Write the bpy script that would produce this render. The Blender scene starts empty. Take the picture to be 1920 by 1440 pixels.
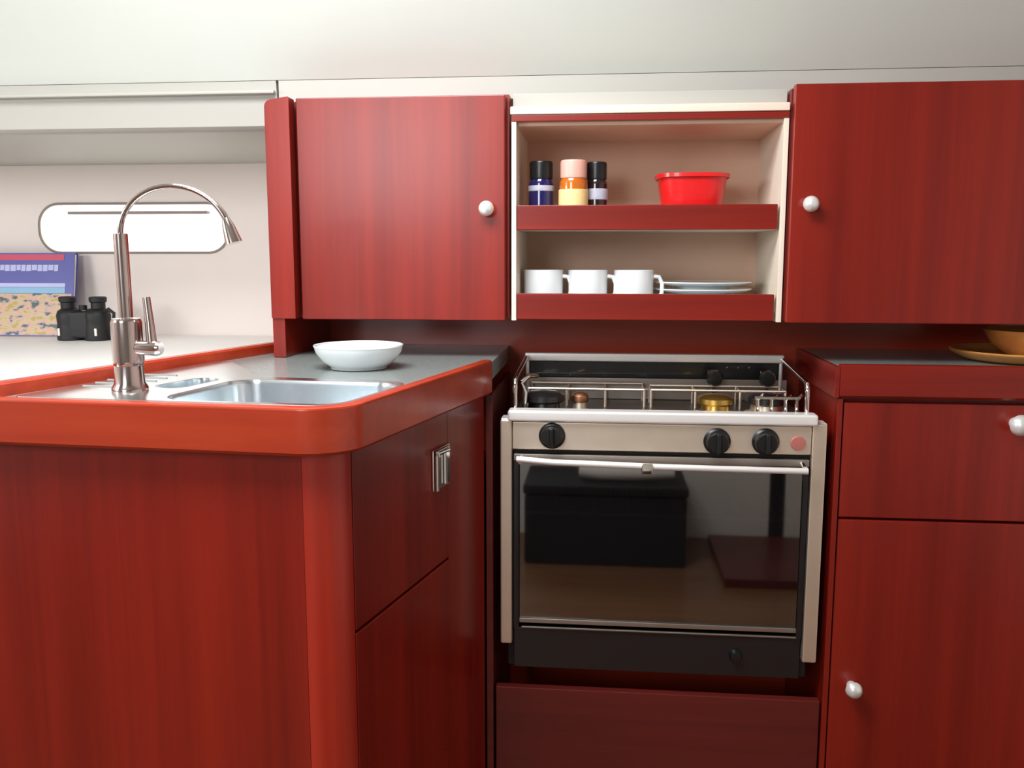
import bpy, bmesh, math, random
from mathutils import Vector, Matrix
random.seed(7)
SC = bpy.context.scene
COL = SC.collection

# ------------------------------------------------------------------ camera
FPX = 1700.0
CAMZ = 1.0706
PITCH = math.atan(240 / FPX)
YAW = math.atan(170 * math.cos(PITCH) / FPX)
cd = bpy.data.cameras.new('camera')
cam = bpy.data.objects.new('camera', cd)
COL.objects.link(cam)
cd.sensor_width = 36.0
cd.lens = FPX / 1920 * 36.0
cd.clip_start = 0.02
cam.location = (0, 0, CAMZ)
cam.rotation_euler = (math.pi / 2 - PITCH, 0, YAW)
SC.camera = cam

# ------------------------------------------------------------------ exposure, sky, daylight
vs = SC.view_settings
SC.display_settings.display_device = 'sRGB'
vs.view_transform = 'Standard'
vs.look = 'None'
vs.gamma = 1.0
vs.use_curve_mapping = False
vs.exposure = 0.0
wd = bpy.data.worlds.new('sky')
SC.world = wd
wd.use_nodes = True
bg = wd.node_tree.nodes['Background']
bg.inputs[0].default_value = (0.80, 0.88, 1.0, 1)
bg.inputs[1].default_value = 1.0


def area(name, loc, target, size, energy, color):
    l = bpy.data.lights.new(name, 'AREA')
    l.shape = 'RECTANGLE'
    l.size, l.size_y = size
    l.energy = energy
    l.color = color
    o = bpy.data.objects.new(name, l)
    COL.objects.link(o)
    o.location = loc
    d = Vector(target) - Vector(loc)
    o.rotation_euler = d.to_track_quat('-Z', 'Y').to_euler()
    return o


# daylight falling through the deck hatch and the companionway behind the camera
area('hatch_daylight', (-0.42, 0.74, 1.84), (-0.40, 0.95, 0.0), (0.75, 0.55), 28, (0.97, 0.98, 1.0))
area('companionway_daylight', (-1.05, -1.55, 1.58), (-0.30, 1.4, 1.20), (0.85, 0.55), 16, (0.97, 0.98, 1.0))
area('saloon_side_fill', (-2.52, 0.30, 1.40), (-1.2, 2.2, 1.05), (1.0, 0.30), 25, (0.98, 0.98, 1.0))  # added fill lamp brightening the left wall, with no window behind it

# ------------------------------------------------------------------ materials
MATS = {}


def base_mat(name):
    m = bpy.data.materials.new(name)
    m.use_nodes = True
    return m, m.node_tree, m.node_tree.nodes['Principled BSDF']


def lin(c):
    return tuple(((x / 255) / 12.92 if x / 255 <= 0.04045 else ((x / 255 + 0.055) / 1.055) ** 2.4) for x in c) + (1,)


def plain(name, rgb, rough=0.5, metal=0.0, coat=0.0, noise=0.04, scale=18.0, spec=0.5, trans=0.0):
    m, nt, p = base_mat(name)
    tc = nt.nodes.new('ShaderNodeTexCoord')
    nz = nt.nodes.new('ShaderNodeTexNoise')
    nz.inputs['Scale'].default_value = scale
    nt.links.new(tc.outputs['Object'], nz.inputs['Vector'])
    mx = nt.nodes.new('ShaderNodeMix')
    mx.data_type = 'RGBA'
    c = lin(rgb)
    mx.inputs[6].default_value = tuple(min(1, q * (1 + noise)) for q in c[:3]) + (1,)
    mx.inputs[7].default_value = tuple(q * (1 - noise) for q in c[:3]) + (1,)
    nt.links.new(nz.outputs['Fac'], mx.inputs[0])
    nt.links.new(mx.outputs[2], p.inputs['Base Color'])
    p.inputs['Roughness'].default_value = rough
    p.inputs['Metallic'].default_value = metal
    p.inputs['Coat Weight'].default_value = coat
    p.inputs['Specular IOR Level'].default_value = spec
    p.inputs['Transmission Weight'].default_value = trans
    MATS[name] = m
    return m


def wood(name, a, b, axis='Z', rough=0.36, coat=0.35, scale=1.0, spec=0.35):
    """varnished wood: grain streaks run along the axis"""
    m, nt, p = base_mat(name)
    tc = nt.nodes.new('ShaderNodeTexCoord')
    mp = nt.nodes.new('ShaderNodeMapping')
    s = {'X': (1.2, 45, 45), 'Y': (45, 1.2, 45), 'Z': (45, 45, 1.2)}[axis]
    mp.inputs['Scale'].default_value = tuple(q * scale for q in s)
    nt.links.new(tc.outputs['Object'], mp.inputs['Vector'])
    nz = nt.nodes.new('ShaderNodeTexNoise')
    nz.inputs['Scale'].default_value = 1.0
    nz.inputs['Detail'].default_value = 5
    nz.inputs['Roughness'].default_value = 0.6
    nz.inputs['Distortion'].default_value = 0.4
    nt.links.new(mp.outputs[0], nz.inputs['Vector'])
    n2 = nt.nodes.new('ShaderNodeTexNoise')
    n2.inputs['Scale'].default_value = 0.22
    nt.links.new(mp.outputs[0], n2.inputs['Vector'])
    ad = nt.nodes.new('ShaderNodeMath')
    ad.operation = 'ADD'
    nt.links.new(nz.outputs['Fac'], ad.inputs[0])
    nt.links.new(n2.outputs['Fac'], ad.inputs[1])
    rp = nt.nodes.new('ShaderNodeValToRGB')
    rp.color_ramp.elements[0].position = 0.35
    rp.color_ramp.elements[0].color = lin(b)
    rp.color_ramp.elements[1].position = 0.65
    rp.color_ramp.elements[1].color = lin(a)
    ml = nt.nodes.new('ShaderNodeMath')
    ml.operation = 'MULTIPLY'
    ml.inputs[1].default_value = 0.5
    nt.links.new(ad.outputs[0], ml.inputs[0])
    nt.links.new(ml.outputs[0], rp.inputs['Fac'])
    nt.links.new(rp.outputs['Color'], p.inputs['Base Color'])
    bp = nt.nodes.new('ShaderNodeBump')
    bp.inputs['Strength'].default_value = 0.05
    bp.inputs['Distance'].default_value = 0.002
    nt.links.new(nz.outputs['Fac'], bp.inputs['Height'])
    nt.links.new(bp.outputs[0], p.inputs['Normal'])
    p.inputs['Roughness'].default_value = rough
    p.inputs['Coat Weight'].default_value = coat
    p.inputs['Coat Roughness'].default_value = 0.2
    p.inputs['Specular IOR Level'].default_value = spec
    MATS[name] = m
    return m


RED_A, RED_B = (140, 31, 16), (108, 18, 8)
wood('mahogany_upright', RED_A, RED_B, 'Z')
wood('mahogany_level', RED_A, RED_B, 'X')
wood('mahogany_deep', RED_A, RED_B, 'Y')
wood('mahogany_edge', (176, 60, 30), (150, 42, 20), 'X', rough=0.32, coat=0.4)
wood('mahogany_post', (176, 50, 30), (150, 32, 20), 'Z')
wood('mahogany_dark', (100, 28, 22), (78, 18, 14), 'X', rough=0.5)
wood('olive_wood', (205, 145, 80), (180, 110, 50), 'X', rough=0.45, coat=0.1, scale=0.8)
wood('sole_wood', (128, 88, 58), (100, 64, 42), 'X', rough=0.4, coat=0.2, scale=0.4)
plain('cream_lining', (232, 220, 202), 0.6)
plain('shaded_lining', (228, 192, 168), 0.6)  # cream lining with the shade inside the shelf put into its colour
plain('ceiling_vinyl', (208, 212, 204), 0.7, noise=0.02, scale=6)
plain('fascia_white', (176, 174, 166), 0.55, noise=0.02, scale=6)
plain('hull_lining', (246, 236, 230), 0.65, noise=0.02, scale=5)
plain('ledge_white', (246, 244, 240), 0.45, noise=0.01)
plain('grey_laminate', (128, 135, 132), 0.22, noise=0.12, scale=160)
plain('sink_steel', (226, 236, 240), 0.24, 1.0, noise=0.03, scale=40)
plain('steel_bright', (246, 243, 240), 0.34, 0.45, noise=0.02, scale=40)
plain('steel', (240, 226, 208), 0.45, 1.0, noise=0.05, scale=40)
plain('steel_dull', (178, 170, 162), 0.42, 1.0, noise=0.06, scale=30)
plain('chrome', (228, 226, 222), 0.08, 1.0, noise=0.01)
plain('faucet_chrome', (206, 192, 188), 0.14, 1.0, noise=0.01)
plain('satin_knob', (236, 238, 234), 0.3, 0.45, noise=0.01)
plain('black_plastic', (18, 20, 20), 0.35)
plain('black_enamel', (24, 22, 24), 0.3, coat=0.3)
plain('hob_dark', (70, 58, 52), 0.35, 0.6)
plain('black_rubber', (20, 20, 21), 0.55)
plain('oven_inside', (20, 18, 17), 0.6)
plain('niche_black', (26, 12, 11), 0.7)
plain('brass', (214, 178, 96), 0.3, 1.0)
plain('copper', (206, 150, 116), 0.35, 1.0)
plain('white_china', (238, 244, 246), 0.12, coat=0.5, noise=0.01)
plain('white_enamel', (240, 244, 244), 0.15, noise=0.01)
plain('red_plastic', (226, 28, 30), 0.3, coat=0.3)
plain('navy_glass', (30, 26, 84), 0.12, coat=0.6)
plain('dark_glass', (34, 24, 26), 0.12, coat=0.6)
plain('amber_jam', (196, 104, 24), 0.15, coat=0.6)
plain('clear_jar', (120, 96, 90), 0.1, coat=0.6)
plain('jar_label', (246, 216, 150), 0.6, noise=0.12, scale=120)
plain('silver_label', (190, 190, 205), 0.4, noise=0.2, scale=90)
plain('pink_lid', (232, 176, 160), 0.35, noise=0.1)
plain('black_lid', (22, 24, 26), 0.3)
plain('book_blue', (88, 92, 176), 0.4)
plain('book_navy', (48, 56, 128), 0.4)
plain('book_red', (214, 74, 106), 0.4)
plain('book_lilac', (200, 204, 250), 0.4)
plain('book_sky', (140, 192, 226), 0.4)
plain('page_white', (240, 238, 230), 0.7)
plain('white_trim', (228, 210, 192), 0.5)
plain('seal_black', (14, 10, 10), 0.7)
plain('window_rubber', (150, 140, 134), 0.6)
plain('settee_cream', (226, 222, 212), 0.8)
plain('settee_black', (16, 16, 17), 0.8)
plain('red_dot', (176, 104, 96), 0.4)


def photo_print(name):
    m, nt, p = base_mat(name)
    tc = nt.nodes.new('ShaderNodeTexCoord')
    mp = nt.nodes.new('ShaderNodeMapping')
    mp.inputs['Scale'].default_value = (24, 24, 46)
    nt.links.new(tc.outputs['Object'], mp.inputs['Vector'])
    nz = nt.nodes.new('ShaderNodeTexNoise')
    nz.inputs['Scale'].default_value = 1.3
    nz.inputs['Detail'].default_value = 4
    nt.links.new(mp.outputs[0], nz.inputs['Vector'])
    rp = nt.nodes.new('ShaderNodeValToRGB')
    e = rp.color_ramp.elements
    e[0].position = 0.38
    e[0].color = lin((60, 84, 88))
    e[1].position = 0.62
    e[1].color = lin((188, 158, 84))
    for pos, c in ((0.44, (196, 176, 166)), (0.5, (222, 166, 134)), (0.56, (200, 190, 150))):
        q = e.new(pos)
        q.color = lin(c)
    nt.links.new(nz.outputs['Fac'], rp.inputs['Fac'])
    nt.links.new(rp.outputs['Color'], p.inputs['Base Color'])
    p.inputs['Roughness'].default_value = 0.4
    MATS[name] = m


photo_print('harbour_print')


def glow(name, rgb, strength):
    m, nt, p = base_mat(name)
    p.inputs['Base Color'].default_value = lin(rgb)
    p.inputs['Emission Color'].default_value = lin(rgb)
    p.inputs['Emission Strength'].default_value = strength
    p.inputs['Roughness'].default_value = 0.3
    MATS[name] = m


glow('daylit_acrylic', (255, 255, 250), 1.6)


def oven_glass():
    m, nt, p = base_mat('oven_glass')
    out = nt.nodes['Material Output']
    p.inputs['Base Color'].default_value = (0.004, 0.004, 0.004, 1)
    p.inputs['Roughness'].default_value = 0.03
    p.inputs['IOR'].default_value = 3.3
    tr = nt.nodes.new('ShaderNodeBsdfTransparent')
    tr.inputs[0].default_value = (0.80, 0.76, 0.74, 1)
    mx = nt.nodes.new('ShaderNodeMixShader')
    mx.inputs[0].default_value = 0.25
    nt.links.new(p.outputs[0], mx.inputs[1])
    nt.links.new(tr.outputs[0], mx.inputs[2])
    nt.links.new(mx.outputs[0], out.inputs[0])
    MATS['oven_glass'] = m


oven_glass()


# ------------------------------------------------------------------ mesh helpers
class B:
    def __init__(self):
        self.bm = bmesh.new()

    def _join(self, tmp):
        me = bpy.data.meshes.new('tmp')
        tmp.to_mesh(me)
        tmp.free()
        self.bm.from_mesh(me)
        bpy.data.meshes.remove(me)

    def box(self, x0, x1, y0, y1, z0, z1, bevel=0.0, seg=2, rot=None):
        t = bmesh.new()
        bmesh.ops.create_cube(t, size=1.0)
        for v in t.verts:
            v.co = Vector(((x0 + x1) / 2 + v.co.x * (x1 - x0), (y0 + y1) / 2 + v.co.y * (y1 - y0), (z0 + z1) / 2 + v.co.z * (z1 - z0)))
        if bevel > 0:
            bmesh.ops.bevel(t, geom=list(t.edges), offset=bevel, segments=seg, profile=0.5, affect='EDGES')
        if rot is not None:
            bmesh.ops.transform(t, matrix=rot, verts=t.verts)
        self._join(t)
        return self

    def plate(self, outer, z0, z1, holes=(), bevel=0.0):
        """a flat slab with vertical sides; holes go right through"""
        t = bmesh.new()
        for z, flip in ((z1, False), (z0, True)):
            es = []
            for loop in [outer] + list(holes):
                vs_ = [t.verts.new((p[0], p[1], z)) for p in loop]
                es += [t.edges.new((vs_[i], vs_[(i + 1) % len(vs_)])) for i in range(len(vs_))]
            bmesh.ops.triangle_fill(t, edges=es, use_beauty=True)
        for loop in [outer] + list(holes):
            a = [t.verts.new((p[0], p[1], z0)) for p in loop]
            b = [t.verts.new((p[0], p[1], z1)) for p in loop]
            n = len(loop)
            for i in range(n):
                t.faces.new((a[i], a[(i + 1) % n], b[(i + 1) % n], b[i]))
        bmesh.ops.remove_doubles(t, verts=t.verts, dist=1e-6)
        bmesh.ops.recalc_face_normals(t, faces=t.faces)
        if bevel > 0:
            ed = [e for e in t.edges if len(e.link_faces) == 2 and abs(e.verts[0].co.z - e.verts[1].co.z) < 1e-7
                  and e.calc_face_angle(0) > 1.0]
            bmesh.ops.bevel(t, geom=ed, offset=bevel, segments=2, profile=0.5, affect='EDGES')
        self._join(t)
        return self

    def tube(self, pts, r, seg=14, caps=True, radii=None):
        pts = [Vector(p) for p in pts]
        t = bmesh.new()
        rings = []
        prev = None
        for i, p in enumerate(pts):
            if i == 0:
                d = pts[1] - p
            elif i == len(pts) - 1:
                d = p - pts[i - 1]
            else:
                d = (pts[i + 1] - p).normalized() + (p - pts[i - 1]).normalized()
            d.normalize()
            if prev is None:
                a = Vector((0, 0, 1)) if abs(d.z) < 0.9 else Vector((1, 0, 0))
                u = d.cross(a).normalized()
            else:
                u = (prev - d * prev.dot(d)).normalized()
            prev = u
            w = d.cross(u)
            rr = radii[i] if radii else r
            rings.append([t.verts.new(p + (u * math.cos(2 * math.pi * k / seg) + w * math.sin(2 * math.pi * k / seg)) * rr) for k in range(seg)])
        for i in range(len(rings) - 1):
            for k in range(seg):
                t.faces.new((rings[i][k], rings[i][(k + 1) % seg], rings[i + 1][(k + 1) % seg], rings[i + 1][k]))
        if caps:
            t.faces.new(rings[0][::-1])
            t.faces.new(rings[-1])
        bmesh.ops.recalc_face_normals(t, faces=t.faces)
        self._join(t)
        return self

    def lathe(self, prof, c=(0, 0, 0), axis='Z', seg=32, sx=1.0, sy=1.0, sq=None):
        """prof: list of (radius, height); sq makes the section squarish (super-ellipse exponent)"""
        t = bmesh.new()
        rings = []
        for r, h in prof:
            ring = []
            if r < 1e-6:
                ring = [t.verts.new((0, 0, h))]
            else:
                for k in range(seg):
                    a = 2 * math.pi * k / seg
                    ca, sa = math.cos(a), math.sin(a)
                    if sq:
                        ca = math.copysign(abs(ca) ** (2 / sq), ca)
                        sa = math.copysign(abs(sa) ** (2 / sq), sa)
                    ring.append(t.verts.new((r * ca * sx, r * sa * sy, h)))
            rings.append(ring)
        for a, b in zip(rings, rings[1:]):
            if len(a) == 1 and len(b) == 1:
                continue
            for k in range(seg):
                k2 = (k + 1) % seg
                if len(a) == 1:
                    t.faces.new((a[0], b[k], b[k2]))
                elif len(b) == 1:
                    t.faces.new((a[k], b[0], a[k2]))
                else:
                    t.faces.new((a[k], b[k], b[k2], a[k2]))
        bmesh.ops.recalc_face_normals(t, faces=t.faces)
        m = Matrix.Identity(4)
        if axis == 'Y':      # height runs towards the camera
            m = Matrix.Rotation(math.pi / 2, 4, 'X')
        elif axis == 'X':
            m = Matrix.Rotation(math.pi / 2, 4, 'Y')
        bmesh.ops.transform(t, matrix=Matrix.Translation(c) @ m, verts=t.verts)
        self._join(t)
        return self

    def quad(self, pts):
        vs_ = [self.bm.verts.new(p) for p in pts]
        self.bm.faces.new(vs_)
        return self

    def prism_x(self, poly, x0, x1):
        """poly in (y, z), swept along x"""
        t = bmesh.new()
        a = [t.verts.new((x0, y, z)) for y, z in poly]
        b = [t.verts.new((x1, y, z)) for y, z in poly]
        n = len(poly)
        for i in range(n):
            t.faces.new((a[i], a[(i + 1) % n], b[(i + 1) % n], b[i]))
        t.faces.new(a[::-1])
        t.faces.new(b)
        bmesh.ops.recalc_face_normals(t, faces=t.faces)
        self._join(t)
        return self

    def prism_y(self, poly, y0, y1):
        t = bmesh.new()
        a = [t.verts.new((x, y0, z)) for x, z in poly]
        b = [t.verts.new((x, y1, z)) for x, z in poly]
        n = len(poly)
        for i in range(n):
            t.faces.new((a[i], a[(i + 1) % n], b[(i + 1) % n], b[i]))
        t.faces.new(a[::-1])
        t.faces.new(b)
        bmesh.ops.recalc_face_normals(t, faces=t.faces)
        self._join(t)
        return self

    def build(self, name, mat, parent=None, smooth=True):
        bm = self.bm
        off = Vector((0, 0, 0))
        if parent is not None:
            off = world_loc(parent)
        xs = [v.co for v in bm.verts]
        lo = Vector((min(c.x for c in xs), min(c.y for c in xs), min(c.z for c in xs)))
        hi = Vector((max(c.x for c in xs), max(c.y for c in xs), max(c.z for c in xs)))
        org = Vector(((lo.x + hi.x) / 2, (lo.y + hi.y) / 2, lo.z))
        for v in bm.verts:
            v.co -= org
        if smooth:
            for f in bm.faces:
                f.smooth = True
            for e in bm.edges:
                if len(e.link_faces) != 2 or e.calc_face_angle(0) > math.radians(38):
                    e.smooth = False
        me = bpy.data.meshes.new(name)
        bm.to_mesh(me)
        bm.free()
        me.materials.append(MATS[mat])
        o = bpy.data.objects.new(name, me)
        COL.objects.link(o)
        o.parent = parent
        o.location = org - off
        if smooth:
            wn = o.modifiers.new('weighted_normal', 'WEIGHTED_NORMAL')
            wn.keep_sharp = True
            wn.weight = 100
        return o


def world_loc(o):
    p = Vector((0, 0, 0))
    while o is not None:
        p += o.location
        o = o.parent
    return p


def thing(name, label, cat, loc, group=None):
    o = bpy.data.objects.new(name, None)
    o.empty_display_size = 0.05
    COL.objects.link(o)
    o.location = loc
    o['label'] = label
    o['category'] = cat
    if group:
        o['group'] = group
    return o


def tag(o, label, cat, group=None):
    o['label'] = label
    o['category'] = cat
    if group:
        o['group'] = group
    return o


def struct(o):
    o['kind'] = 'structure'
    return o


def copy_tree(o, parent=None):
    c = o.copy()
    COL.objects.link(c)
    c.parent = parent
    for ch in [q for q in bpy.data.objects if q.parent == o]:
        copy_tree(ch, c)
    return c


def arc(cx, cy, r, a0, a1, n):
    return [(cx + r * math.cos(math.radians(a0 + (a1 - a0) * i / n)), cy + r * math.sin(math.radians(a0 + (a1 - a0) * i / n))) for i in range(n + 1)]


def round_poly(pts, radii, n=8):
    """polygon with rounded corners"""
    out = []
    m = len(pts)
    for i in range(m):
        p0, p, p1 = Vector(pts[i - 1]), Vector(pts[i]), Vector(pts[(i + 1) % m])
        r = radii[i] if isinstance(radii, (list, tuple)) else radii
        if r <= 0:
            out.append((p.x, p.y))
            continue
        a, b = (p0 - p).normalized(), (p1 - p).normalized()
        ang = a.angle(b)
        d = r / math.tan(ang / 2)
        s, e = p + a * d, p + b * d
        c = p + (a + b).normalized() * (r / math.sin(ang / 2))
        v0, v1 = s - c, e - c
        t0 = math.atan2(v0.y, v0.x)
        t1 = math.atan2(v1.y, v1.x)
        dt = (t1 - t0 + math.pi) % (2 * math.pi) - math.pi
        for k in range(n + 1):
            t = t0 + dt * k / n
            out.append((c.x + r * math.cos(t), c.y + r * math.sin(t)))
    return out


def offset_poly(poly, d):
    """inset a convex-ish counter-clockwise polygon by d"""
    n = len(poly)
    out = []
    for i in range(n):
        p0, p, p1 = Vector(poly[i - 1]), Vector(poly[i]), Vector(poly[(i + 1) % n])
        e0, e1 = (p - p0).normalized(), (p1 - p).normalized()
        n0, n1 = Vector((-e0.y, e0.x)), Vector((-e1.y, e1.x))
        b = (n0 + n1)
        if b.length < 1e-6:
            b = n0
        b.normalize()
        k = d / max(0.3, b.dot(n0))
        out.append((p.x + b.x * k, p.y + b.y * k))
    return out


# ================================================================== SETTING
struct(B().box(-2.6, 1.6, -1.7, 2.4, -0.05, 0.0).build('floor', 'sole_wood'))
# galley backsplash, lighter wood standing in for light there, and hull behind it
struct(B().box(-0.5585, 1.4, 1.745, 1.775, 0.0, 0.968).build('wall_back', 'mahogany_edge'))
struct(B().box(-0.535, 1.4, 1.745, 1.775, 0.9685, 1.41).build('wall_back_upper', 'cream_lining'))

# hull side lining with the long slot of the port light
WX0, WX1, WZ0, WZ1, WY = -1.452, -0.945, 1.079, 1.203, 2.25
hole = round_poly([(WX0, WZ0), (WX1, WZ0), (WX1, WZ1), (WX0, WZ1)], 0.055, 8)
wl = bmesh.new()
b = B()
t = bmesh.new()
outer = [(-2.6, 0.0), (-0.40, 0.0), (-0.40, 1.42), (-2.6, 1.42)]
for y in (WY, WY + 0.05):
    es = []
    for loop in (outer, hole):
        v_ = [t.verts.new((p[0], y, p[1])) for p in loop]
        es += [t.edges.new((v_[i], v_[(i + 1) % len(v_)])) for i in range(len(v_))]
    bmesh.ops.triangle_fill(t, edges=es, use_beauty=True)
for i in range(len(hole)):
    p, q = hole[i], hole[(i + 1) % len(hole)]
    t.faces.new([t.verts.new(c) for c in ((p[0], WY, p[1]), (q[0], WY, q[1]), (q[0], WY + .05, q[1]), (p[0], WY + .05, p[1]))])
bmesh.ops.remove_doubles(t, verts=t.verts, dist=1e-6)
bmesh.ops.recalc_face_normals(t, faces=t.faces)
b._join(t)
struct(b.build('wall_left', 'hull_lining'))
win = bpy.data.objects.new('window_1', None)
COL.objects.link(win)
win.location = ((WX0 + WX1) / 2, WY, WZ0)
struct(win)
ring = [(p[0], WY - 0.002, p[1]) for p in hole]
B().tube(ring + ring[:2], 0.0032, 8).build('window_frame', 'window_rubber', win)
B().prism_y(hole, WY + 0.035, WY + 0.045).build('window_pane', 'daylit_acrylic', win)
B().box(WX0 + 0.07, WX1 - 0.06, WY + 0.012, WY + 0.030, WZ1 - 0.026, WZ1 - 0.018, 0.002).build('blind_rail', 'window_rubber', win)
# other walls
struct(B().box(-2.65, -2.6, -1.7, 2.4, 0.0, 1.95).build('wall_saloon', 'hull_lining'))
struct(B().box(1.4, 1.45, -1.7, 2.4, 0.0, 1.95).build('wall_right', 'hull_lining'))
# rear bulkhead with the companionway opening
b = B()
b.box(-2.6, -1.5, -1.75, -1.7, 0, 1.95)
b.box(-0.5, 1.4, -1.75, -1.7, 0, 1.95)
b.box(-1.5, -0.5, -1.75, -1.7, 0, 0.9)
struct(b.build('wall_rear', 'fascia_white'))
# ceiling: level deckhead, sloping coachroof side, with a hatch opening
HX0, HX1, HY0, HY1 = -0.82, -0.02, 0.45, 1.03
struct(B().plate([(-2.65, -1.75), (1.45, -1.75), (1.45, 1.25), (-2.65, 1.25)], 1.86, 1.90,
                 [[(HX0, HY0), (HX1, HY0), (HX1, HY1), (HX0, HY1)]]).build('ceiling', 'ceiling_vinyl'))
struct(B().prism_x([(1.252, 1.86), (1.60, 1.376), (1.76, 1.376), (1.76, 1.405), (1.62, 1.405), (1.268, 1.90)], -2.6, 1.4)
       .build('ceiling_slope', 'ceiling_vinyl'))
struct(B().prism_x([(1.60, 1.375), (1.612, 1.300), (1.625, 1.292), (2.25, 1.300), (2.25, 1.42), (1.76, 1.42), (1.76, 1.375)], -2.6, -0.575)
       .build('ceiling_side_deck', 'fascia_white'))
struct(B().box(-0.57, 1.40, 1.60, 1.615, 1.338, 1.375).build('trim_1', 'fascia_white'))
struct(B().box(-2.6, -0.575, 1.588, 1.5995, 1.352, 1.358, 0.002).build('trim_2', 'fascia_white'))
struct(B().box(-0.575, -0.560, 1.76, 2.25, 0.0, 1.42).build('wall_bulkhead', 'hull_lining'))

# white ledge outboard of the sink peninsula
led = thing('side_ledge', 'white moulded ledge under the long slot window, carrying book and binoculars', 'ledge', (-1.5, 1.9, 0))
B().plate(round_poly([(-2.58, 1.25), (-0.78, 1.25), (-0.60, 1.80), (-0.58, 2.245), (-2.58, 2.245)], [0, .05, 0, 0, 0]), 0.842, 0.868, bevel=0.004).build('ledge_top', 'ledge_white', led)
B().plate([(-2.56, 1.27), (-0.80, 1.27), (-0.63, 1.80), (-0.62, 2.24), (-2.56, 2.24)], 0.0, 0.842).build('ledge_front', 'ledge_white', led)

# ================================================================== UPPER CABINETS
YU = 1.50
UZ0, UZ1 = 0.964, 1.331


def knob(parent, x, y, z, r=0.0125, mat='satin_knob', name='knob'):
    o = B().lathe([(0.0001, 0), (r * 0.55, 0), (r * 0.5, r * 0.5), (r * 0.75, r * 0.8), (r, r * 1.3), (r * 0.9, r * 1.75), (r * 0.55, r * 2.05), (0, r * 2.15)],
                  (x, y, z), 'Y', 24).build(name, mat, parent)
    return o


lc = thing('wall_cabinet', 'red mahogany wall cabinet above the white bowl, its round knob at the right', 'cabinet', (-0.35, 1.62, UZ0))
B().box(-0.512, -0.155, YU + 0.0195, 1.743, UZ0 + 0.004, UZ1).build('carcass', 'mahogany_upright', lc)
d = B().box(-0.507, -0.160, YU, YU + 0.018, UZ0, UZ1 - 0.003, 0.0022).build('door', 'mahogany_upright', lc)
knob(d, -0.189, YU, 1.147)
# bulkhead end post: leaning filler plank and the side panel standing on the counter
fil = B()
fil.prism_y(round_poly([(-0.534, 0.966), (-0.5145, 0.966), (-0.5145, UZ1 - 0.002), (-0.556, UZ1 - 0.008), (-0.556, 0.966)], [0, 0, 0.002, 0.012, 0.002], 5), 1.488, 1.515)
fil.build('filler_strip', 'mahogany_upright', lc)
B().box(-0.556, -0.534, 1.491, 1.7448, 0.8994, 0.966, 0.0012).box(-0.556, -0.534, 1.516, 1.742, 0.966, UZ1 - 0.006, 0.0015).build('side_panel', 'mahogany_upright', lc)
B().box(-0.534, -0.515, 1.53, 1.742, UZ0 + 0.002, UZ1 - 0.004).build('hinge_side', 'mahogany_dark', lc)

rc = thing('wall_cabinet', 'red mahogany wall cabinet above the wooden bowl, its round knob at the left', 'cabinet', (0.6, 1.62, UZ0))
B().box(0.292, 0.82, YU + 0.0115, 1.743, UZ0 + 0.004, UZ1).build('carcass', 'mahogany_upright', rc)
d = B().box(0.294, 0.79, YU - 0.008, YU + 0.010, UZ0, UZ1 + 0.004, 0.0022).build('door', 'mahogany_upright', rc)
knob(d, 0.322, YU - 0.008, 1.151)

# ------------------------------------------------------------------ open shelf unit
su = thing('shelf_unit', 'open cream-lined wall shelf with two fiddled mahogany shelves between the cabinets', 'shelf', (0.066, 1.62, UZ0))
SX0, SX1 = -0.150, 0.2895
B().box(SX0, SX0 + 0.008, YU + 0.006, 1.738, UZ0, 1.292, 0.001).build('side_lining', 'cream_lining', su)
B().box(SX1 - 0.008, SX1, YU + 0.006, 1.738, UZ0, 1.292, 0.001).build('side_lining', 'cream_lining', su)
B().box(SX0 + 0.008, SX1 - 0.008, 1.727, 1.738, UZ0 + 0.002, 1.292).build('back_lining', 'shaded_lining', su)
B().box(SX0 + 0.008, SX1 - 0.008, YU + 0.016, 1.727, 1.2800, 1.292).build('top_lining', 'shaded_lining', su)
B().box(SX0, SX1, YU + 0.004, YU + 0.016, 1.286, 1.296, 0.001).build('lower_lip', 'mahogany_level', su)
B().box(SX0 - 0.002, SX1, YU + 0.002, YU + 0.03, 1.2965, 1.3095, 0.002).build('head_trim', 'white_trim', su)
B().box(SX0, SX1, YU + 0.03, YU + 0.04, 1.3095, 1.334, 0.001).build('back_trim', 'fascia_white', su)
for (z0, z1, sz) in ((1.113, 1.153, 1.113), (0.966, 1.009, 0.968)):
    sh = B().box(SX0 + 0.0085, SX1 - 0.0085, YU + 0.022, 1.7265, sz, sz + 0.010).build('shelf_board', 'cream_lining', su)
    B().box(-0.1415, 0.2775, YU + 0.008, YU + 0.0215, z0, z1, 0.0015).build('fiddle_rail', 'mahogany_level', su)
SH1, SH2 = 1.123, 0.978      # tops of the boards

# ================================================================== WORKTOPS
ZC = 0.900
ET = 0.052
# peninsula outline (counter-clockwise from front left)
FL, FR, RB = (-0.90, 1.010), (-0.285, 0.960), (-0.178, 1.450)
BL = (-0.588, 1.560)
BF = (-0.750, 0.998)      # back fiddle meets the front edge
BW = (-0.90, 1.016)
wt = thing('worktop', 'grey laminate worktop with a thick bright mahogany edge, holding the sink', 'worktop', (-0.4, 1.3, ZC - ET))
outline = round_poly([(-0.748, 1.0), FR, RB, (-0.178, 1.742), (-0.556, 1.742), (-0.566, 1.640), BL], [0, 0.06, 0, 0, 0, 0, 0], 14)
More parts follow.
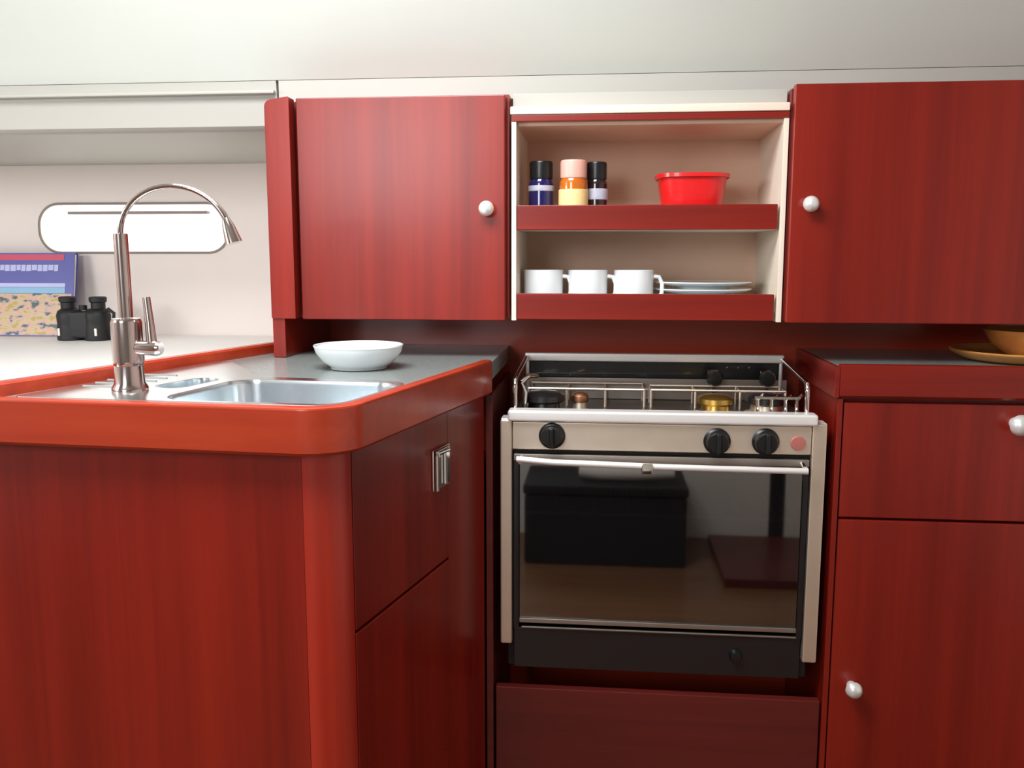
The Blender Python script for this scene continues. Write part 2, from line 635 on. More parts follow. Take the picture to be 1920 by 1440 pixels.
# sink cut-outs
sink_main = round_poly([(-0.530, 1.018), (-0.302, 1.000), (-0.258, 1.182), (-0.498, 1.200)], 0.035, 8)
sink_small = round_poly([(-0.585, 1.120), (-0.540, 1.100), (-0.520, 1.198), (-0.560, 1.210)], 0.018, 6)
rim = round_poly([(-0.712, 1.022), (-0.292, 0.988), (-0.252, 1.20), (-0.480, 1.226), (-0.590, 1.400), (-0.622, 1.40)], [0.01, .04, .04, .03, .02, .01], 6)
surf = offset_poly(outline, 0.0)
B().plate(outline, ZC - 0.030, ZC - 0.001, [offset_poly(rim, 0.004)]).build('surface', 'grey_laminate', wt)
# edge band follows the front and right sides, a little proud of the surface
path = round_poly([FL, FR, RB, (-0.6, 2.6)], [0, 0.06, 0, 0], 16)
i_rb = min(range(len(path)), key=lambda i: (path[i][0] - RB[0]) ** 2 + (path[i][1] - RB[1]) ** 2)
outp = path[:i_rb + 1]


def band(points, w_in, w_out, z0, z1, rnd=0.004):
    """a strip with rounded section swept along an open path"""
    t = bmesh.new()
    prof = [(w_out, z0 + rnd), (w_out, z1 - rnd), (w_out + rnd * .3 if False else w_out - rnd * .35, z1 - rnd * .3), (w_out - rnd, z1), (-w_in + rnd, z1), (-w_in, z1 - rnd), (-w_in, z0), (w_out - rnd, z0)]
    rings = []
    n = len(points)
    for i, p in enumerate(points):
        p = Vector(p)
        d = (Vector(points[min(n - 1, i + 1)]) - Vector(points[max(0, i - 1)])).normalized()
        nr = Vector((d.y, -d.x))
        rings.append([t.verts.new((p.x + nr.x * w, p.y + nr.y * w, z)) for w, z in prof])
    for a, b_ in zip(rings, rings[1:]):
        for k in range(len(prof)):
            t.faces.new((a[k], a[(k + 1) % len(prof)], b_[(k + 1) % len(prof)], b_[k]))
    t.faces.new(rings[0])
    t.faces.new(rings[-1][::-1])
    bmesh.ops.recalc_face_normals(t, faces=t.faces)
    return t


b = B()
b._join(band(outp, 0.016, 0.002, ZC - ET, ZC + 0.004))
b.build('edge_band', 'mahogany_edge', wt)
# back fiddle running aft
b = B()
b._join(band([(-0.752, 1.000), (-0.735, 1.06), (-0.566, 1.66)][::-1], 0.010, 0.010, ZC - 0.03, ZC + 0.017, 0.003))
b.build('back_rail', 'mahogany_edge', wt)

wr = thing('worktop', 'dark grey worktop with mahogany edge to the right of the stove', 'worktop', (0.7, 1.6, ZC - ET))
B().plate([(0.3725, 1.462), (1.10, 1.462), (1.10, 1.742), (0.3725, 1.742)], ZC - 0.03, ZC - 0.001).build('surface', 'grey_laminate', wr)
b = B()
b._join(band([(0.3725, 1.448), (0.72, 1.444), (1.10, 1.430)], 0.016, 0.0, ZC - 0.050, ZC + 0.003))
b.build('edge_band', 'mahogany_level', wr)
B().box(0.3650, 0.3722, 1.4485, 1.742, ZC - 0.05, ZC - 0.0008, 0.001).build('side_band', 'mahogany_deep', wr)

# ================================================================== PENINSULA BASE CABINET
pb = thing('base_cabinet', 'red mahogany base cabinet under the sink with a rounded corner post', 'cabinet', (-0.45, 1.25, 0))
ZB1 = ZC - ET - 0.001
# front panel, corner post, right face
pFL = Vector((-0.90, 1.030))
pC = Vector((-0.300, 0.980))       # unrounded corner
pR = Vector((-0.190, 1.452))
e = (pR - pC).normalized()
ef = (pC - pFL).normalized()
R_ = 0.045
rp = round_poly([tuple(pFL), tuple(pC), tuple(pR), (-0.6, 3)], [0, R_, 0, 0], 12)[1:]
ir = min(range(len(rp)), key=lambda i: (rp[i][0] - pR.x) ** 2 + (rp[i][1] - pR.y) ** 2)
corner = rp[:ir]
c0, c1 = Vector(corner[0]), Vector(corner[-1])


def slab(a, b_, th, z0, z1, name, mat, parent, bevel=0.0015, out=0.0):
    """upright board whose front face runs from a to b_ (front is to the right of travel)"""
    a, b_ = Vector(a), Vector(b_)
    d = (b_ - a).normalized()
    nr = Vector((d.y, -d.x))
    L = (b_ - a).length
    rot = Matrix.Translation((a.x + nr.x * out, a.y + nr.y * out, 0)) @ Matrix.Rotation(math.atan2(d.y, d.x), 4, 'Z')
    return B().box(0, L, 0, th, z0, z1, bevel, rot=rot).build(name, mat, parent)


slab(pFL, c0 - ef * 0.0002, 0.018, 0.06, ZB1, 'front_panel', 'mahogany_upright', pb)
pp = [(p[0], p[1]) for p in corner]
inner = [(p[0] + (-0.33 - p[0]) * 0.35, p[1] + (1.06 - p[1]) * 0.35) for p in pp][::-1]
B().plate(pp + inner, 0.06, ZB1).build('corner_post', 'mahogany_post', pb)
sd0 = c1 + e * 0.002
sd1 = c1 + e * (0.290)
drw = slab(sd0, sd1, 0.018, 0.622, ZB1 - 0.003, 'drawer', 'mahogany_upright', pb, out=0.001)
slab(sd0, sd1, 0.018, 0.09, 0.618, 'door', 'mahogany_upright', pb, out=0.001)
slab(sd1 + e * 0.002, pR, 0.018, 0.06, ZB1, 'side_stile', 'mahogany_upright', pb)
B().plate([(-0.88, 1.055), (-0.33, 1.02), (-0.222, 1.44), (-0.222, 1.70), (-0.56, 1.70), (-0.56, 1.58), (-0.705, 1.08), (-0.88, 1.08)], 0.0, 0.70).build('carcass', 'mahogany_dark', pb)
# latch on the drawer front: square escutcheon with a lift ring
hp = sd0 + e * 0.258
nrm = Vector((e.y, -e.x))
rot = Matrix.Translation((hp.x + nrm.x * 0.001, hp.y + nrm.y * 0.001, 0)) @ Matrix.Rotation(math.atan2(e.y, e.x), 4, 'Z')
lt = B().box(-0.030, 0.030, -0.004, 0, 0.737, 0.797, 0.0018, rot=rot).build('latch', 'chrome', drw)
b = B()
b.box(-0.030, -0.020, -0.010, -0.0042, 0.737, 0.797, 0.002, rot=rot)
b.box(0.004, 0.018, -0.008, -0.0042, 0.740, 0.794, 0.002, rot=rot)
b.box(-0.030, 0.018, -0.010, -0.0042, 0.788, 0.797, 0.002, rot=rot)
b.build('latch_grip', 'chrome', lt)

# filler board between the peninsula and the stove niche
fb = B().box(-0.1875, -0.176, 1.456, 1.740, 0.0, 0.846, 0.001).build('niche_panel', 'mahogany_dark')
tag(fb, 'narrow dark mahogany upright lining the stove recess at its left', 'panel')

# ================================================================== RIGHT BASE CABINET
rb = thing('base_cabinet', 'red mahogany drawer cabinet with bright round knobs to the right of the stove', 'cabinet', (0.7, 1.6, 0))
YB = 1.455
B().box(0.371, 1.10, YB + 0.0195, 1.740, 0.0, ZC - 0.0515, 0.001).build('carcass', 'mahogany_upright', rb)
B().box(0.371, 0.3795, YB - 0.003, YB + 0.019, 0.06, ZC - 0.0515, 0.001).build('stile', 'mahogany_upright', rb)
dr = B().box(0.382, 0.86, YB, YB + 0.018, 0.656, ZC - 0.058, 0.002).build('drawer', 'mahogany_upright', rb)
knob(dr, 0.640, YB, 0.814, 0.0165)
dd = B().box(0.382, 0.86, YB, YB + 0.018, 0.10, 0.652, 0.002).build('door', 'mahogany_upright', rb)
knob(dd, 0.416, YB, 0.372, 0.0135)

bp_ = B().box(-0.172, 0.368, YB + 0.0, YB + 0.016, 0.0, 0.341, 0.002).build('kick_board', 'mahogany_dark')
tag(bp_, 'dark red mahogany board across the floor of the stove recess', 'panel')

# ================================================================== STOVE
st = thing('gas_stove', 'stainless steel gimballed gas stove with three burners and a glass oven door', 'stove', (0.096, 1.57, 0.36))
GX0, GX1, GY, GB = -0.152, 0.345, 1.452, 1.690
GZ0, GZ1 = 0.375, 0.803
# oven box, hollow
b = B()
b.box(GX0, GX0 + 0.012, GY + 0.02, GB, GZ0, GZ1)
b.box(GX1 - 0.012, GX1, GY + 0.02, GB, GZ0, GZ1)
b.box(GX0 + 0.012, GX1 - 0.012, GB - 0.012, GB, GZ0, GZ1)
b.box(GX0 + 0.012, GX1 - 0.012, GY + 0.02, GB - 0.012, GZ0, GZ0 + 0.012)
b.box(GX0 + 0.012, GX1 - 0.012, GY + 0.02, GB - 0.012, GZ1 - 0.06, GZ1)
b.build('oven_box', 'oven_inside', st)
rk = B()
for x in [GX0 + 0.02 + i * 0.0305 for i in range(16)]:
    rk.tube([(x, GY + 0.035, 0.640), (x, GB - 0.02, 0.640)], 0.0016, 6)
rk.tube([(GX0 + 0.014, GY + 0.035, 0.6405), (GX1 - 0.014, GY + 0.035, 0.6405)], 0.0036, 8)
rk.build('oven_rack', 'steel_bright', st)
# outer side posts, bright stainless
B().box(-0.163, -0.1435, GY - 0.004, GY + 0.030, 0.422, 0.806, 0.003).build('side_post', 'steel', st)
B().box(0.334, 0.357, GY - 0.004, GY + 0.030, 0.410, 0.808, 0.003).build('side_post', 'steel', st)
# top rim
B().box(-0.150, 0.341, GY - 0.012, GY + 0.018, 0.8045, 0.8235, 0.0045, 3).box(-0.162, 0.357, GY - 0.002, GY + 0.03, 0.803, 0.8085, 0.002).build('front_rim', 'steel_bright', st)
# control panel
cp = B().box(-0.143, 0.3335, GY - 0.002, GY + 0.012, 0.757, 0.803, 0.002).build('control_panel', 'steel', st)
for x, z in ((-0.078, 0.781), (0.186, 0.777), (0.262, 0.778)):
    kb = B().lathe([(0, 0), (0.0215, 0), (0.0215, 0.003), (0.018, 0.006), (0.0175, 0.016), (0.015, 0.019), (0, 0.0195)], (x, GY - 0.002, z), 'Y', 28).build('control_knob', 'black_plastic', cp)
    B().box(x - 0.0035, x + 0.0035, GY - 0.030, GY - 0.0205, z - 0.016, z + 0.016, 0.0025).build('knob_grip', 'black_plastic', kb)
B().lathe([(0, 0), (0.012, 0), (0.011, 0.003), (0, 0.004)], (0.313, GY - 0.002, 0.776), 'Y', 20).build('igniter_button', 'red_dot', cp)
B().box(-0.143, 0.3335, GY + 0.008, GY + 0.014, 0.750, 0.757).build('panel_gap', 'seal_black', st)
# oven door: steel frame, dark glass, towel-rail handle
dr = B()
dr.box(-0.141, 0.332, GY - 0.001, GY + 0.014, 0.737, 0.7495, 0.0015)
dr.build('oven_door', 'steel_dull', st)
B().box(-0.141, -0.132, GY - 0.001, GY + 0.014, 0.450, 0.736, 0.001).build('door_stile', 'black_enamel', st)
B().box(0.3235, 0.332, GY - 0.001, GY + 0.014, 0.450, 0.736, 0.001).build('door_stile', 'black_enamel', st)
B().box(-0.1315, 0.323, GY + 0.001, GY + 0.007, 0.468, 0.7365, 0.001).build('door_glass', 'oven_glass', st)
B().box(-0.1315, 0.323, GY - 0.002, GY + 0.012, 0.4595, 0.4675, 0.001).build('door_bottom_trim', 'steel_dull', st)
B().box(-0.141, 0.332, GY + 0.004, GY + 0.016, 0.378, 0.449, 0.002).build('lower_panel', 'black_enamel', st)
B().box(-0.128, 0.326, GY - 0.000, GY + 0.006, 0.4492, 0.4525, 0.001).build('door_sill', 'steel_dull', st)
B().lathe([(0, 0), (0.011, 0), (0.011, 0.004), (0.008, 0.010), (0, 0.011)], (0.228, GY + 0.004, 0.415), 'Y', 20).build('drain_plug', 'black_plastic', st)
hb = B()
hb.tube([(-0.134, GY - 0.020, 0.7445), (-0.075, GY - 0.026, 0.742), (0.10, GY - 0.028, 0.7385), (0.325, GY - 0.024, 0.736)], 0.0052, 12)
hb.build('door_handle', 'steel_bright', st)
for x in (-0.128, 0.321):
    B().tube([(x, GY + 0.0, 0.743), (x, GY - 0.022, 0.740)], 0.004, 10).build('handle_bracket', 'chrome', st)
b = B().box(0.066, 0.084, GY - 0.036, GY - 0.030, 0.727, 0.745, 0.002).build('door_catch', 'chrome', st)
# hob tray
B().box(-0.147, 0.338, GY + 0.018, GB - 0.0045, 0.8035, 0.8065, 0.001).build('hob_tray', 'hob_dark', st)
B().box(-0.147, 0.338, GB - 0.010, GB - 0.004, 0.8068, 0.846, 0.001).build('back_guard', 'steel_dull', st)
B().box(-0.140, 0.329, GB + 0.001, GB + 0.004, 0.840, 0.8765, 0.0005).build('rear_shield', 'black_enamel', st)
B().box(-0.140, 0.331, GB - 0.016, GB - 0.0105, 0.824, 0.828, 0.001).build('hob_seam', 'steel', st)


def burner(x, y, r, h, cap, ringm, z=0.8066):
    bb = B().lathe([(0, 0), (r * 1.15, 0), (r * 1.1, 0.004), (r * 0.8, 0.006), (r * 0.75, 0.010 + h * 0.4), (0, 0.010 + h * 0.4)], (x, y, z), 'Z', 28).build('burner', ringm, st)
    q = 0.0102 + h * 0.4
    B().lathe([(0, q), (r * 0.9, q), (r * 1.0, q + 0.003), (r * 0.98, q + h * 0.6), (r * 0.72, q + h * 0.85), (0, q + h)], (x, y, z), 'Z', 28).build('burner_cap', cap, bb)


burner(-0.096, 1.525, 0.035, 0.020, 'black_enamel', 'black_enamel')
burner(-0.035, 1.535, 0.015, 0.018, 'copper', 'steel')
burner(0.192, 1.530, 0.031, 0.018, 'brass', 'brass')
burner(0.276, 1.535, 0.033, 0.020, 'black_enamel', 'steel')


def grid(x0, x1, y0, y1, z=0.843):
    g = B()
    r = 0.0026
    g.tube([(x0, y0, z), (x1, y0, z)], r, 8)
    g.tube([(x0, y1, z), (x1, y1, z)], r, 8)
    for i in range(4):
        x = x0 + (x1 - x0) * i / 3
        g.tube([(x, y0, 0.8068), (x, y0, z), (x, y1, z), (x, y1, 0.8068)], r, 8)
    g.build('pan_grid', 'steel', st)


grid(-0.128, 0.076, 1.590, 1.665, 0.838)
grid(0.088, 0.318, 1.590, 1.645, 0.838)
# fiddle rails: chrome hoops each side and a flat rear rail
for x0, x1 in ((-0.141, -0.138), (0.330, 0.327)):
    B().tube([(x0, 1.476, 0.8068), (x0, 1.476, 0.855), (x0, 1.482, 0.866), (x0, 1.492, 0.870), (x1, 1.655, 0.884), (x1, 1.672, 0.884)], 0.0042, 12).build('side_rail', 'chrome', st)
rr = B()
rr.box(-0.142, 0.331, 1.674, 1.689, 0.877, 0.8925, 0.003)
for x in (-0.137, 0.326):
    rr.tube([(x, 1.681, 0.8068), (x, 1.681, 0.878)], 0.0035, 10)
rr.build('rear_rail', 'steel_bright', st)
# adjustable pan clamps: dark knobs on the rear fiddle, dark jaws at the front corner
for x in (0.204, 0.297):
    ck = B().lathe([(0, 0), (0.014, 0), (0.015, 0.006), (0.012, 0.016), (0, 0.017)], (x, 1.654, 0.852), 'Y', 20).build('clamp_knob', 'black_plastic', st)
    B().tube([(x - 0.012, 1.655, 0.863), (x - 0.004, 1.655, 0.8645), (x + 0.006, 1.655, 0.863)], 0.003, 8).build('clamp_tip', 'chrome', ck)
    B().tube([(x, 1.657, 0.8068), (x, 1.657, 0.850)], 0.003, 8).build('clamp_rod', 'black_enamel', st)
b = B()
b.tube([(-0.132, 1.49, 0.862), (-0.120, 1.50, 0.872), (-0.108, 1.52, 0.870)], 0.0045, 10)
b.tube([(-0.132, 1.49, 0.862), (-0.124, 1.49, 0.845), (-0.128, 1.49, 0.8068)], 0.0035, 8)
b.build('clamp_arm', 'chrome', st)
b = B()
for dx in (-0.022, 0.0, 0.022, 0.040):
    b.tube([(0.278 + dx, 1.488, 0.8068), (0.276 + dx, 1.49, 0.838), (0.286 + dx, 1.50, 0.846)], 0.003, 8)
b.tube([(0.25, 1.492, 0.842), (0.322, 1.492, 0.842)], 0.003, 8)
b.build('pan_clamp', 'chrome', st)

# ================================================================== SINK
sk = thing('sink', 'stainless steel inset sink with drainer set into the grey worktop', 'sink', (-0.45, 1.15, ZC - 0.12))
B().plate(rim, ZC - 0.0005, ZC + 0.0022, [sink_main, sink_small], bevel=0.0008).build('drainer_rim', 'sink_steel', sk)


def basin(loop, depth, name, mat='sink_steel'):
    t = bmesh.new()
    c = Vector((sum(p[0] for p in loop) / len(loop), sum(p[1] for p in loop) / len(loop)))
    rings = []
    for s, z in ((1.0, ZC + 0.0018), (0.985, ZC - 0.004), (0.95, ZC - depth * 0.75), (0.88, ZC - depth * 0.96), (0.75, ZC - depth), (0.15, ZC - depth - 0.002)):
        rings.append([t.verts.new((c.x + (p[0] - c.x) * s, c.y + (p[1] - c.y) * s, z)) for p in loop])
    n = len(loop)
    for a, b_ in zip(rings, rings[1:]):
        for k in range(n):
            t.faces.new((a[k], a[(k + 1) % n], b_[(k + 1) % n], b_[k]))
    t.faces.new(rings[-1])
    bmesh.ops.recalc_face_normals(t, faces=t.faces)
    for f in t.faces:
        f.normal_flip()
    b = B()
    b._join(t)
    o = b.build(name, mat, sk)
    sm = o.modifiers.new('thickness', 'SOLIDIFY')
    sm.thickness = 0.0008
    return c


c = basin(sink_main, 0.10, 'basin')
B().lathe([(0, 0.001), (0.016, 0.001), (0.021, 0.003), (0.022, 0.0), (0, 0)], (c.x, c.y, ZC - 0.101), 'Z', 24).build('drain', 'chrome', sk)
basin(sink_small, 0.06, 'half_basin')
# drainer grooves
b = B()
for k in range(5):
    y0 = 1.085 + k * 0.022
    b.tube([(-0.675 + k * 0.0, 1.235 + k * 0.03 - 0.12 + 0.0, ZC + 0.0022), (-0.60, 1.225 + k * 0.03 - 0.12, ZC + 0.0022)], 0.0016, 6)
b.build('drainer_ribs', 'sink_steel', sk)

# ================================================================== FAUCET
FX, FY = -0.593, 1.083
fc = thing('kitchen_faucet', 'tall chrome gooseneck kitchen faucet with side lever beside the sink', 'faucet', (FX, FY, ZC + 0.0022))
B().lathe([(0, 0), (0.022, 0), (0.022, 0.004), (0.0185, 0.010), (0.0175, 0.032), (0, 0.032)], (FX, FY, ZC + 0.0022), 'Z', 32).build('base', 'faucet_chrome', fc)
B().lathe([(0, 0.0322), (0.0178, 0.0322), (0.019, 0.038), (0.019, 0.086), (0.017, 0.091), (0.0, 0.092)], (FX, FY, ZC + 0.0022), 'Z', 32).build('body', 'faucet_chrome', fc)
B().tube([(FX, FY, 0.9945), (FX - 0.001, FY, 1.098)], 0.0088, 20).build('column', 'faucet_chrome', fc)
# spring neck
ax, az = FX - 0.001, 1.094
neck = []
for i in range(33):
    a = math.pi * (1 - i / 32 * 0.93)
    neck.append((ax + 0.070 + 0.070 * math.cos(a), FY - 0.004 * math.sin(a), az + 0.060 * math.sin(a) + 0.001))
neck = [(ax, FY, az - 0.002)] + neck
B().tube(neck, 0.0036, 14).build('gooseneck', 'faucet_chrome', fc)
ex, ey, ez = neck[-1]
B().tube([(ex - 0.002, ey, ez + 0.008), (ex + 0.001, ey, ez - 0.002), (ex + 0.007, ey, ez - 0.022)], 0.006, 16, radii=[0.0045, 0.0075, 0.0105]).build('spray_head', 'faucet_chrome', fc)
lv = B().tube([(FX + 0.016, FY - 0.004, 0.957), (FX + 0.042, FY - 0.008, 0.957), (FX + 0.048, FY - 0.008, 0.957)], 0.0095, 20, radii=[0.009, 0.010, 0.0075]).build('lever_hub', 'faucet_chrome', fc)
B().tube([(FX + 0.036, FY - 0.008, 0.964), (FX + 0.034, FY - 0.007, 0.99), (FX + 0.031, FY - 0.006, 1.020)], 0.0055, 12, radii=[0.0065, 0.0055, 0.0048]).build('lever', 'faucet_chrome', lv)

# ================================================================== THINGS ON THE SHELVES
JG = 'jars on the upper shelf'


def jar(x, y, r, h, body, label_m, lid, text, lo=0.28, hi=0.86):
    j = thing('jar', text, 'jar', (x, y, SH1), JG)
    bh = h * 0.72
    B().lathe([(0, 0.0005), (r * 0.9, 0.0005), (r, 0.004), (r, bh - 0.008), (r * 0.86, bh), (0, bh)], (x, y, SH1), 'Z', 32).build('glass_body', body, j)
    B().lathe([(0, bh + .0003), (r * 0.9, bh + .0003), (r * 0.93, bh + 0.003), (r * 0.93, h - 0.003), (r * 0.86, h), (0, h)], (x, y, SH1), 'Z', 32).build('lid', lid, j)
    B().lathe([(r + 0.0004, bh * lo), (r + 0.0010, bh * (lo + 0.02)), (r + 0.0010, bh * hi), (r + 0.0004, bh * (hi + 0.02))], (x, y, SH1), 'Z', 32).build('label_band', label_m, j)
    return j


jar(-0.106, 1.575, 0.0215, 0.106, 'navy_glass', 'silver_label', 'black_lid', 'dark navy jar with black lid, leftmost on the upper shelf', 0.74, 0.84)
jar(-0.0505, 1.560, 0.0240, 0.106, 'amber_jam', 'jar_label', 'pink_lid', 'amber jar with cream label and pinkish lid, middle of three jars', 0.22, 0.74)
jar(-0.012, 1.585, 0.0185, 0.105, 'dark_glass', 'silver_label', 'black_lid', 'small near-black jar with silvery label beside the amber one', 0.56, 0.78)

rbw = thing('bowl', 'bright red plastic bowl on the upper shelf', 'bowl', (0.149, 1.60, SH1))
B().lathe([(0, 0), (0.044, 0), (0.047, 0.004), (0.0575, 0.078), (0.0585, 0.080), (0.0585, 0.083), (0.0555, 0.083), (0.054, 0.078), (0.044, 0.006), (0, 0.005)], (0.149, 1.60, SH1), 'Z', 40, sq=3.2).build('body', 'red_plastic', rbw)
B().lathe([(0.0586, 0.076), (0.062, 0.077), (0.062, 0.083), (0.0586, 0.0835)], (0.149, 1.60, SH1), 'Z', 40, sq=3.2).build('rim', 'red_plastic', rbw)

# mugs: same shape copied, each tagged
MG = 'white mugs on the lower shelf'
mx, my = -0.102, 1.59
mug = thing('mug', 'plain white china mug, leftmost on the lower shelf', 'mug', (mx, my, SH2), MG)
B().lathe([(0, 0.0005), (0.024, 0.0005), (0.031, 0.006), (0.0335, 0.020), (0.0345, 0.068), (0.0335, 0.069), (0.0325, 0.068), (0.031, 0.020), (0.026, 0.008), (0, 0.006)], (mx, my, SH2), 'Z', 36).build('cup', 'white_china', mug)
B().tube([(mx + 0.034, my - .006, SH2 + 0.058), (mx + 0.043, my - .008, SH2 + 0.057), (mx + 0.048, my - .01, SH2 + 0.046), (mx + 0.048, my - .01, SH2 + 0.030), (mx + 0.042, my - .008, SH2 + 0.020), (mx + 0.033, my - .006, SH2 + 0.016)], 0.0038, 10).build('handle', 'white_china', mug)
for dx, txt in ((0.077, 'plain white china mug standing between the two other mugs'), (0.156, 'white china mug beside the stack of plates')):
    c = copy_tree(mug)
    c.location.x += dx
    c['label'] = txt

PG = 'plates stacked on the lower shelf'
px_, py_ = 0.174, 1.625
names = ['white plate at the bottom of the lower shelf stack', 'second plate up in the stack on the lower shelf', 'third plate up in the stack on the lower shelf', 'topmost white plate of the stack beside the mugs']
p0 = None
for k in range(4):
    z = SH2 + 0.0005 + k * 0.0118
    if p0 is None:
        p0 = B().lathe([(0, 0), (0.045, 0), (0.047, 0.003), (0.078, 0.008), (0.085, 0.011), (0.085, 0.0128), (0.078, 0.0105), (0.046, 0.0056), (0, 0.0040)], (px_, py_, z), 'Z', 48).build('plate', 'white_china')
        c = p0
    else:
        c = p0.copy()
        COL.objects.link(c)
        c.location.z += k * 0.0118
    tag(c, names[k], 'plate', PG)

# ================================================================== THINGS ON THE COUNTERS
wb = thing('bowl', 'wide white china bowl on the grey worktop below the left wall cabinet', 'bowl', (-0.3720, 1.360, ZC - 0.001))
B().lathe([(0, 0.0006), (0.040, 0.0006), (0.043, 0.001), (0.044, 0.004), (0.055, 0.012), (0.0655, 0.026), (0.0680, 0.0345), (0.0670, 0.0355), (0.064, 0.027), (0.053, 0.014), (0.038, 0.008), (0, 0.007)], (-0.3720, 1.360, ZC - 0.001), 'Z', 48).build('body', 'white_china', wb)
B().lathe([(0.0675, 0.034), (0.0688, 0.0352), (0.0685, 0.0368), (0.0665, 0.0368), (0.0663, 0.0355)], (-0.3720, 1.360, ZC - 0.001), 'Z', 48).build('rim', 'white_china', wb)

tr_ = B().lathe([(0, 0.0), (0.085, 0.0), (0.098, 0.004), (0.112, 0.012), (0.115, 0.016), (0.112, 0.018), (0.100, 0.012), (0.085, 0.007), (0, 0.006)], (0.700, 1.575, ZC - 0.0006), 'Z', 48).build('wooden_plate', 'olive_wood')
tag(tr_, 'shallow round wooden plate on the right-hand worktop, under the wooden bowl', 'plate')
bw = B().lathe([(0, 0.0), (0.046, 0.0), (0.052, 0.004), (0.072, 0.020), (0.084, 0.040), (0.0855, 0.044), (0.082, 0.0445), (0.068, 0.024), (0.048, 0.010), (0, 0.008)], (0.722, 1.575, ZC + 0.0062), 'Z', 48).build('wooden_bowl', 'olive_wood')
tag(bw, 'round light wooden bowl standing in a wooden plate at the right edge', 'bowl')

# book leaning on the hull lining
bx0, bx1, bz, bh = -1.635, -1.337, 0.8685, 0.214
bk = thing('book', 'blue paperback pilot book with red strip and harbour picture, leaning at the wall', 'book', ((bx0 + bx1) / 2, 2.19, bz))
lean = Matrix.Translation((0, 2.17, bz)) @ Matrix.Rotation(math.radians(-11), 4, 'X')
B().box(bx0 + 0.002, bx1 - 0.003, 0.002, 0.014, 0.002, bh - 0.003, rot=lean).build('pages', 'page_white', bk)
cv = B().box(bx0, bx1, 0.0, 0.0019, 0, bh, rot=lean).box(bx0, bx1, 0.0141, 0.016, 0, bh, rot=lean).build('cover', 'book_blue', bk)
B().box(bx0 + 0.055, bx1 - 0.028, -0.0008, -0.0001, bh - 0.019, bh - 0.004, rot=lean).build('red_strip', 'book_red', cv)
B().box(bx0 + 0.0, bx0 + 0.055, -0.0008, -0.0001, bh - 0.026, bh, rot=lean).build('navy_corner', 'book_navy', cv)
b = B()
xx = bx0 + 0.05
for k, w in enumerate((0.017, 0.012, 0.014, 0.011, 0.013, 0.015, 0.011, 0.012, 0.013, 0.014, 0.012, 0.013, 0.014, 0.011)):
    if xx + w < bx1 - 0.018:
        b.box(xx, xx + w, -0.0008, -0.0001, bh - 0.047 + (0.002 if k % 3 == 0 else 0), bh - 0.031, rot=lean)
    xx += w + 0.0018
b.build('title_line', 'book_lilac', cv)
B().box(bx0 + 0.04, bx1 - 0.022, -0.0008, -0.0001, bh - 0.088, bh - 0.078, rot=lean).build('sky_strip', 'book_lilac', cv)
B().box(bx0 + 0.06, bx1 - 0.022, -0.0008, -0.0001, bh - 0.104, bh - 0.089, rot=lean).build('pale_strip', 'book_sky', cv)
B().box(bx0 + 0.055, bx1 - 0.004, -0.0008, -0.0001, 0.003, bh - 0.105, rot=lean).build('cover_picture', 'harbour_print', cv)

# binoculars standing on their front lenses
nx, ny, nz = -1.252, 2.09, 0.8685
bn = thing('binoculars', 'black binoculars standing upright on the white ledge beside the book', 'binoculars', (nx, ny, nz))
for s in (-1, 1):
    x = nx + s * 0.0345
    br = B().lathe([(0, 0), (0.031, 0), (0.032, 0.003), (0.031, 0.030), (0.0305, 0.034), (0.030, 0.038), (0.0305, 0.046), (0.0315, 0.060), (0.028, 0.070), (0.020, 0.076), (0, 0.076)], (x, ny, nz), 'Z', 28).build('barrel', 'black_rubber', bn)
    B().lathe([(0, 0.0762), (0.0165, 0.0762), (0.0165, 0.090), (0.020, 0.093), (0.0205, 0.103), (0.017, 0.105), (0.012, 0.104), (0, 0.101)], (x + s * 0.004, ny, nz), 'Z', 24).build('eyecup', 'black_rubber', br)
    B().box(x + s * 0.012 - 0.003, x + s * 0.012 + 0.003, ny - 0.0335, ny - 0.0285, nz + 0.012, nz + 0.030, 0.001).build('badge', 'steel', br)
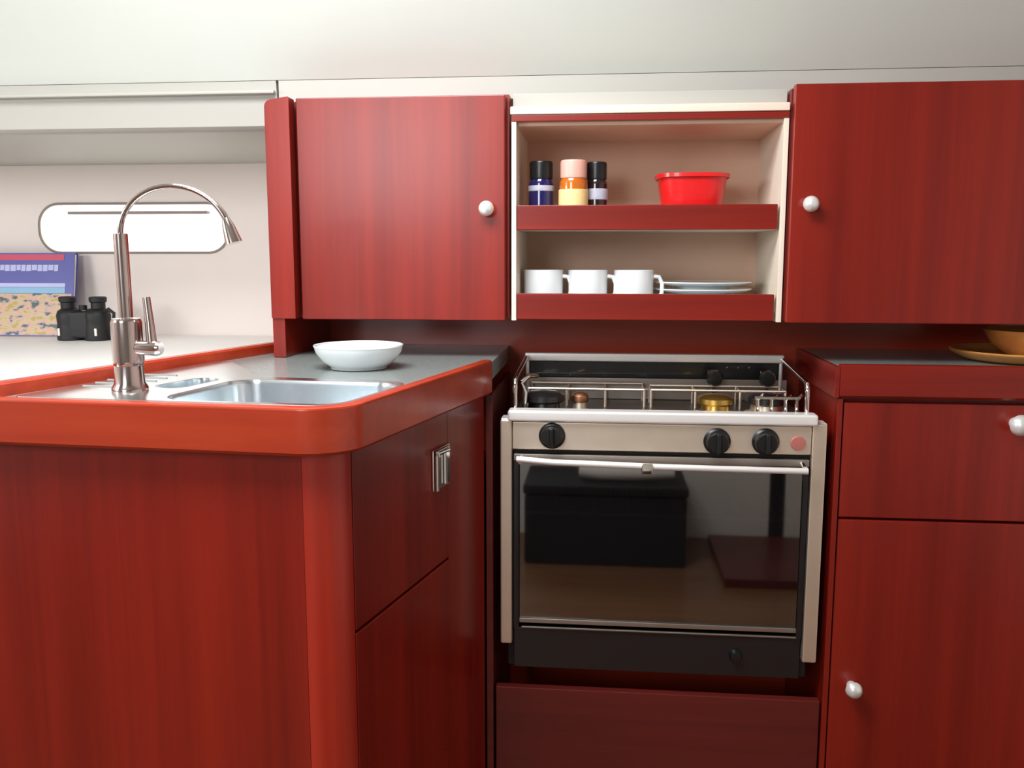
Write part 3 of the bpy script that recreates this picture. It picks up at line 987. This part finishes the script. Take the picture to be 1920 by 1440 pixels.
B().box(nx - 0.030, nx + 0.030, ny - 0.027, ny + 0.027, nz + 0.006, nz + 0.069, 0.006).build('bridge', 'black_rubber', bn)
B().lathe([(0, 0.0722), (0.009, 0.0722), (0.009, 0.084), (0, 0.085)], (nx, ny, nz), 'Z', 20).build('focus_wheel', 'black_rubber', bn)
B().tube([(nx + 0.056, ny - 0.01, nz + 0.066), (nx + 0.072, ny - 0.014, nz + 0.076), (nx + 0.084, ny - 0.012, nz + 0.066), (nx + 0.080, ny - 0.01, nz + 0.03), (nx + 0.070, ny - 0.006, nz + 0.003)], 0.0042, 8).build('strap', 'black_rubber', bn)

# ================================================================== REST OF THE CABIN (seen in the oven glass)
se = thing('settee', 'cream settee behind the camera, reflected pale in the oven glass', 'settee', (0.2, -0.80, 0))
B().box(-0.60, 0.64, -1.1, -0.50, 0.0, 0.36, 0.006).build('cream_base', 'settee_cream', se)
B().box(0.70, 0.98, -1.1, -0.50, 0.0, 0.36, 0.006).build('cream_base', 'settee_cream', se)
B().box(-0.60, 0.98, -1.1, -0.50, 0.361, 0.46, 0.02).build('seat_cushion', 'settee_cream', se)
B().box(0.643, 0.697, -1.05, -0.52, 0.0, 0.36, 0.002).build('dark_post', 'settee_black', se)
bx = thing('storage_box', 'black storage box on the wooden floor, reflected in the oven glass', 'box', (0.02, -0.30, 0))
B().box(-0.26, 0.30, -0.45, -0.15, 0.0, 0.25, 0.01).build('body', 'settee_black', bx)
B().box(-0.265, 0.305, -0.455, -0.145, 0.251, 0.285, 0.008).build('lid', 'settee_black', bx)
tw = B().tube([(-0.07, -0.25, 0.315), (0.0, -0.24, 0.312), (0.12, -0.24, 0.312), (0.26, -0.25, 0.315)], 0.026, 20, radii=[0.022, 0.026, 0.026, 0.020]).build('towel', 'settee_cream')
tag(tw, 'rolled cream towel lying on the black storage box', 'towel')
rg = B().box(0.41, 0.80, -0.46, 0.02, 0.0, 0.03, 0.003).build('step', 'mahogany_dark')
tag(rg, 'low dark red step on the wooden floor, reflected at the oven glass right', 'step')
